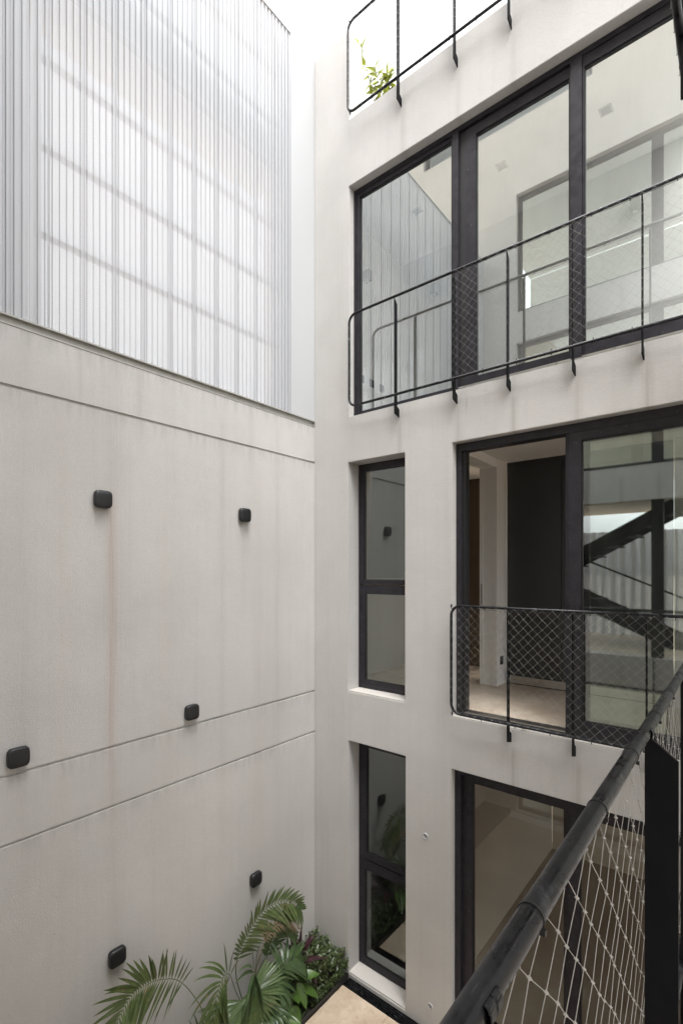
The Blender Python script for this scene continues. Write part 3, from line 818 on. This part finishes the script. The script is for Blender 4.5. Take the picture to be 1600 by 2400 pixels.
def frond(parent, ctrl, blade, n, l0, width, mat, t0=.15, droopf=.6, fwd=.5, lift=(.1, .1), ratio=(1, 1), rnd=None, stem=m_palm, r0=.005, label=None):
    """pinnate frond: rachis through ctrl, leaflets on both sides in the plane whose normal is 'blade'"""
    rnd = rnd or random.Random(1)
    C = catmull(ctrl, 40)
    f = obj("frond", MB().tube(C, r0, 6, r1=.0012), stem, parent, smooth=True, label=label)
    B = Vector(blade).normalized()
    for i in range(n):
        t = t0 + (1 - t0) * (i + .5) / n
        q = t * 40; k = min(int(q), 39); p = C[k].lerp(C[k + 1], q - k)
        T = (C[min(k + 2, 40)] - C[max(k - 1, 0)]).normalized()
        S = B.cross(T).normalized(); N = T.cross(S).normalized()
        prof = math.sin(PI * (t - t0 + .10) / (1 - t0 + .22)) ** .7
        for sgn, li, ra in ((1, lift[0], ratio[0]), (-1, lift[1], ratio[1])):
            if ra == 0: continue
            d = S * sgn + T * (fwd + .9 * t * t) + N * (li + rnd.uniform(-.12, .12)) + Vector((rnd.uniform(-.1, .1), rnd.uniform(-.1, .1), rnd.uniform(-.1, .1)))
            Lx = l0 * prof * ra * rnd.uniform(.85, 1.1)
            mb = MB(); leaflet_mb(mb, p + S * sgn * .003, d, N * (1 if rnd.random() > .1 else -1), Lx, width * rnd.uniform(.8, 1.1) * (.6 + .4 * prof), droopf * rnd.uniform(.6, 1.4))
            obj("leaflet", mb, mat, f, smooth=True)
    return f

def fan(parent, c, axis, normal, n, spread, length, width, mat, droop=.5, rnd=None, stem_from=None, label=None):
    rnd = rnd or random.Random(2)
    c = Vector(c); axis = Vector(axis).normalized(); normal = Vector(normal).normalized(); side = normal.cross(axis).normalized()
    base = Vector(stem_from) if stem_from else c - axis * .1
    f = obj("frond", MB().tube(catmull([base, base.lerp(c, .5) + Vector((0, 0, .04)), c], 10), .005, 6, r1=.003), m_stem if not label else mat, parent, smooth=True, label=label)
    for i in range(n):
        a = -spread / 2 + spread * i / (n - 1)
        d = axis * math.cos(a) + side * math.sin(a) + normal * rnd.uniform(-.05, .08)
        mb = MB(); leaflet_mb(mb, c + d * .01, d, normal, length * (.75 + .25 * math.cos(a * .8)) * rnd.uniform(.9, 1.06), width, droop * rnd.uniform(.7, 1.3), segs=7, fold=.35)
        obj("leaflet", mb, mat, f, smooth=True)
    return f

# 1 areca palm with the big frond arching left over the lowest lamp
pa = thing("areca_palm", (.26, -1.55, .03), "areca palm with one wide green frond arching left over the lowest lamp", "palm")
frond(pa, [(.26, -1.55, .05), (.27, -1.66, .50), (.25, -1.79, .82), (.26, -1.95, 1.07), (.28, -2.12, 1.20), (.28, -2.25, 1.24), (.27, -2.37, 1.22), (.30, -2.49, 1.13), (.33, -2.58, 1.02)],
      (1, -.1, .15), 34, .34, .028, m_palm, t0=.34, droopf=.38, fwd=.30, lift=(.30, .15), ratio=(1.2, .88), rnd=random.Random(4))
frond(pa, [(.24, -1.52, .05), (.22, -1.6, .3), (.28, -1.85, .48), (.34, -2.1, .42)], (1, 0, .5), 14, .26, .022, m_palm_dark, t0=.3, droopf=.8, rnd=random.Random(14))
obj("stem", MB().tube([(.26, -1.55, .03), (.262, -1.56, .22), (.262, -1.58, .3)], .016, 8, r1=.009), m_stem, pa, smooth=True)

# 2 palm in the middle, frond leaning right, dry brown frond, dark fronds
pb = thing("areca_palm", (.26, -1.12, .03), "areca palm in the middle with an upright frond leaning right and one withered brown frond", "palm")
frond(pb, [(.26, -1.12, .05), (.26, -1.28, .46), (.25, -1.35, .74), (.25, -1.32, .90), (.25, -1.24, 1.00), (.25, -1.12, 1.10), (.26, -.98, 1.16), (.28, -.80, 1.14), (.30, -.64, 1.05), (.31, -.54, .93)],
      (1, .1, .25), 32, .30, .030, m_palm, t0=.30, droopf=.35, fwd=.35, lift=(.25, .25), ratio=(.62, 1.05), rnd=random.Random(9), r0=.006)
frond(pb, [(.28, -1.10, .05), (.30, -1.16, .55), (.31, -1.12, .80), (.32, -1.02, .93), (.33, -.86, .98), (.34, -.73, .94), (.35, -.64, .80)],
      (1, 0, .3), 22, .22, .013, m_dry, t0=.45, droopf=1.6, fwd=.5, lift=(0, 0), ratio=(.9, .5), rnd=random.Random(6), stem=m_dry, label="withered brown frond")
frond(pb, [(.24, -1.12, .05), (.2, -1.30, .5), (.24, -1.42, .78), (.30, -1.56, .82), (.34, -1.66, .66), (.36, -1.70, .48)],
      (1, 0, .4), 18, .36, .032, m_palm, t0=.35, droopf=1.3, fwd=.4, lift=(.1, .1), rnd=random.Random(16))
frond(pb, [(.28, -1.08, .05), (.26, -1.02, .5), (.24, -.92, .74), (.25, -.80, .86), (.28, -.70, .86)],
      (1, .1, .1), 15, .30, .055, m_palm_dark, t0=.40, droopf=.45, fwd=.45, ratio=(1, 1), rnd=random.Random(26))
frond(pb, [(.28, -1.10, .05), (.34, -1.18, .42), (.36, -1.22, .70), (.40, -1.26, .76), (.44, -1.3, .62)],
      (.8, .3, .6), 16, .32, .036, m_palm_dark, t0=.35, droopf=1.4, rnd=random.Random(36))
frond(pb, [(.30, -1.06, .05), (.36, -.98, .40), (.38, -.88, .58), (.40, -.74, .60), (.42, -.62, .50)],
      (.7, 0, .7), 16, .28, .036, m_palm_dark, t0=.3, droopf=1.0, rnd=random.Random(46))
for dx, dy in ((0, 0), (.03, .03), (-.02, .04), (.02, -.04)):
    obj("stem", MB().tube([(.27 + dx, -1.11 + dy, .03), (.27 + dx * 1.4, -1.12 + dy * 1.4, .26), (.27 + dx * 2, -1.14 + dy * 2, .42)], .013, 8, r1=.007), m_stem, pb, smooth=True)

# 3 fan palm in front
pc = thing("fan_palm", (.36, -1.25, .03), "low fan palm with glossy pleated green fans and one straw coloured dry fan", "palm")
fan(pc, (.42, -1.30, .64), (.25, .35, -.55), (.58, -.5, .64), 30, 3.7, .36, .036, m_fan, droop=.22, rnd=random.Random(3), stem_from=(.36, -1.25, .05))
fan(pc, (.38, -1.38, .58), (-.1, -.9, -.25), (.58, -.4, .7), 19, 1.5, .42, .032, m_fan, droop=.5, rnd=random.Random(13), stem_from=(.36, -1.25, .05))
fan(pc, (.40, -1.72, .60), (.2, -.3, -.5), (.58, -.5, .64), 19, 3.2, .28, .036, m_straw, droop=.8, rnd=random.Random(23), stem_from=(.36, -1.35, .05), label="dry straw coloured fan")
fan(pc, (.34, -1.00, .50), (.25, .6, -.1), (.5, 0, .86), 14, 2.2, .34, .042, m_palm_dark, droop=.9, rnd=random.Random(33), stem_from=(.36, -1.22, .05))
fan(pc, (.42, -1.12, .36), (.6, .1, .1), (.3, 0, .95), 14, 3.0, .32, .040, m_palm_dark, droop=1.0, rnd=random.Random(43), stem_from=(.36, -1.22, .05))

def blade_leaf(parent, base, d, up, L_, W_, mat, droop=.6, segs=8, fold=.3, name="leaf"):
    mb = MB(); leaflet_mb(mb, Vector(base), Vector(d), Vector(up), L_, W_, droop, segs=segs, fold=fold)
    o = obj(name, mb, mat, parent, smooth=True); return o

# 4 cordyline
pd_ = thing("cordyline", (.27, -.58, .03), "small cordyline with dark purple strap leaves beside the corner hedge", "plant")
obj("stem", MB().tube([(.27, -.58, .03), (.285, -.575, .25), (.30, -.58, .42)], .010, 8, r1=.008), m_stem, pd_, smooth=True)
rnd = random.Random(8)
for i in range(20):
    a = i * 2.4; el = .25 + .75 * (i / 19)
    d = Vector((math.cos(a) * (1.1 - el), math.sin(a) * (1.1 - el), el + .05))
    blade_leaf(pd_, (.30, -.58, .34 + .08 * i / 19), d, (0, 0, 1) if el < .8 else (1, 0, 0), .32 * rnd.uniform(.8, 1.15), .055, m_purple, droop=.8)

# 5 broad leaved plant
pe = thing("broadleaf_plant", (.40, -.82, .03), "broad leaved green plant at the edge of the bed by the stone floor", "plant")
for (bx, by, bz, d, L_, W_) in (
        (.42, -.72, .34, (.35, .05, -.45), .20, .085), (.40, -.70, .36, (.4, .55, .2), .20, .085), (.42, -.68, .28, (.45, .35, -.15), .19, .08),
        (.44, -.90, .30, (.3, -.2, -.5), .20, .09), (.40, -.95, .34, (.25, -.55, -.1), .18, .08), (.46, -.82, .20, (.3, 0, -.5), .18, .09),
        (.36, -.85, .36, (-.05, .2, .9), .18, .075), (.42, -1.02, .22, (.35, -.1, .45), .19, .08), (.46, -.98, .16, (.4, .3, .1), .17, .08),
        (.38, -.76, .24, (.5, -.2, .3), .17, .08), (.45, -1.12, .2, (.3, -.3, .3), .18, .075)):
    obj("stem", MB().tube([(.40, -.82, .03), ((.40 + bx) / 2, (-.82 + by) / 2, bz * .65), (bx, by, bz)], .004, 5, r1=.0025), m_stem, pe, smooth=True)
    blade_leaf(pe, (bx, by, bz), d, (.4, -.1, .9), L_ * 1.2, W_ * 1.2, m_broad, droop=.55, fold=.28)

# 6 hedge at the corner
ph = thing("hedge_shrub", (.27, -.26, .03), "small clipped hedge shrub of tiny leaves in the corner against the facade", "shrub")
mb = MB(); rnd = random.Random(31)
for i in range(1300):
    x = rnd.uniform(.02, .53); y = rnd.uniform(-.60, -.012); zt_ = .30 + .05 * math.sin(x * 14) * math.cos(y * 11) - (.14 if x > .48 else 0) - max(0, (-y - .45)) * .8
    z = .05 + (zt_ - .05) * rnd.random() ** .45
    p = Vector((x, y, z)); a = rnd.uniform(0, 2 * PI)
    d = Vector((math.cos(a), math.sin(a), rnd.uniform(.1, 1.3))).normalized()
    leaflet_mb(mb, p, d, Vector((0, 0, 1)), rnd.uniform(.034, .060), rnd.uniform(.018, .028), .3, segs=3)
obj("foliage", mb, m_hedge, ph, kind='stuff')
mb = MB()
for i in range(26):
    x, y = rnd.uniform(.06, .48), rnd.uniform(-.56, -.05)
    mb.tube([(x, y, .03), (x + rnd.uniform(-.03, .03), y + rnd.uniform(-.03, .03), .26)], .003, 4)
obj("twigs", mb, m_stem, ph, kind='stuff')

# 7 ground cover filling the bed
mb = MB(); rnd = random.Random(77)
for i in range(1500):
    x, y = rnd.uniform(.02, .50), rnd.uniform(-2.3, -.58)
    a = rnd.uniform(0, 2 * PI); d = Vector((math.cos(a), math.sin(a), rnd.uniform(.3, 1.6))).normalized()
    leaflet_mb(mb, Vector((x, y, .035 + rnd.random() ** 2 * .14)), d, Vector((0, 0, 1)), rnd.uniform(.04, .09), rnd.uniform(.014, .026), .6, segs=3)
gc = obj("ground_cover", mb, m_palm_dark); tag(gc, "dark low ground cover leaves filling the planting bed", "ground cover", kind='stuff')

# 8 terrace shrub
pt = thing("terrace_shrub", (.62, .42, 9.24), "yellow green leafy shrub on the roof terrace behind the top railing", "shrub")
rnd = random.Random(12)
stems = [[(.62, .42, 9.25), (.60, .42, 9.7), (.52, .40, 10.15), (.44, .37, 10.48), (.39, .35, 10.68)],
         [(.64, .42, 9.25), (.66, .42, 9.6), (.66, .40, 9.95), (.60, .37, 10.28)], [(.66, .42, 9.25), (.74, .40, 9.6), (.80, .38, 9.85), (.78, .36, 10.08)],
         [(.6, .44, 9.25), (.54, .40, 9.5), (.47, .38, 9.72)], [(.66, .44, 9.25), (.72, .40, 9.5), (.84, .36, 9.72)]]
for si, st in enumerate(stems):
    C = catmull(st, 16)
    obj("stem", MB().tube(C, .006, 5, r1=.003), m_stem, pt, smooth=True)
    for i in range(3, 17):
        for k in range(5 if si != 0 or i < 8 else 2):
            a = rnd.uniform(0, 2 * PI)
            d = Vector((math.cos(a) * .9, math.sin(a) * .45, rnd.uniform(-.2, .9)))
            blade_leaf(pt, C[i], d, (0, -1, .4), rnd.uniform(.10, .15), rnd.uniform(.05, .07), m_terr, droop=.3, segs=4)

# fallen leaf on the sill
fl_ = MB(); leaflet_mb(fl_, Vector((2.40, .004, 3.116)), Vector((1, .12, .05)), Vector((0, 0, 1)), .075, .022, -.05, segs=6, fold=.5)
tag(obj("fallen_leaf", fl_, m_hedge, smooth=True), "curled olive leaf lying on the stone sill under the middle railing", "leaf")
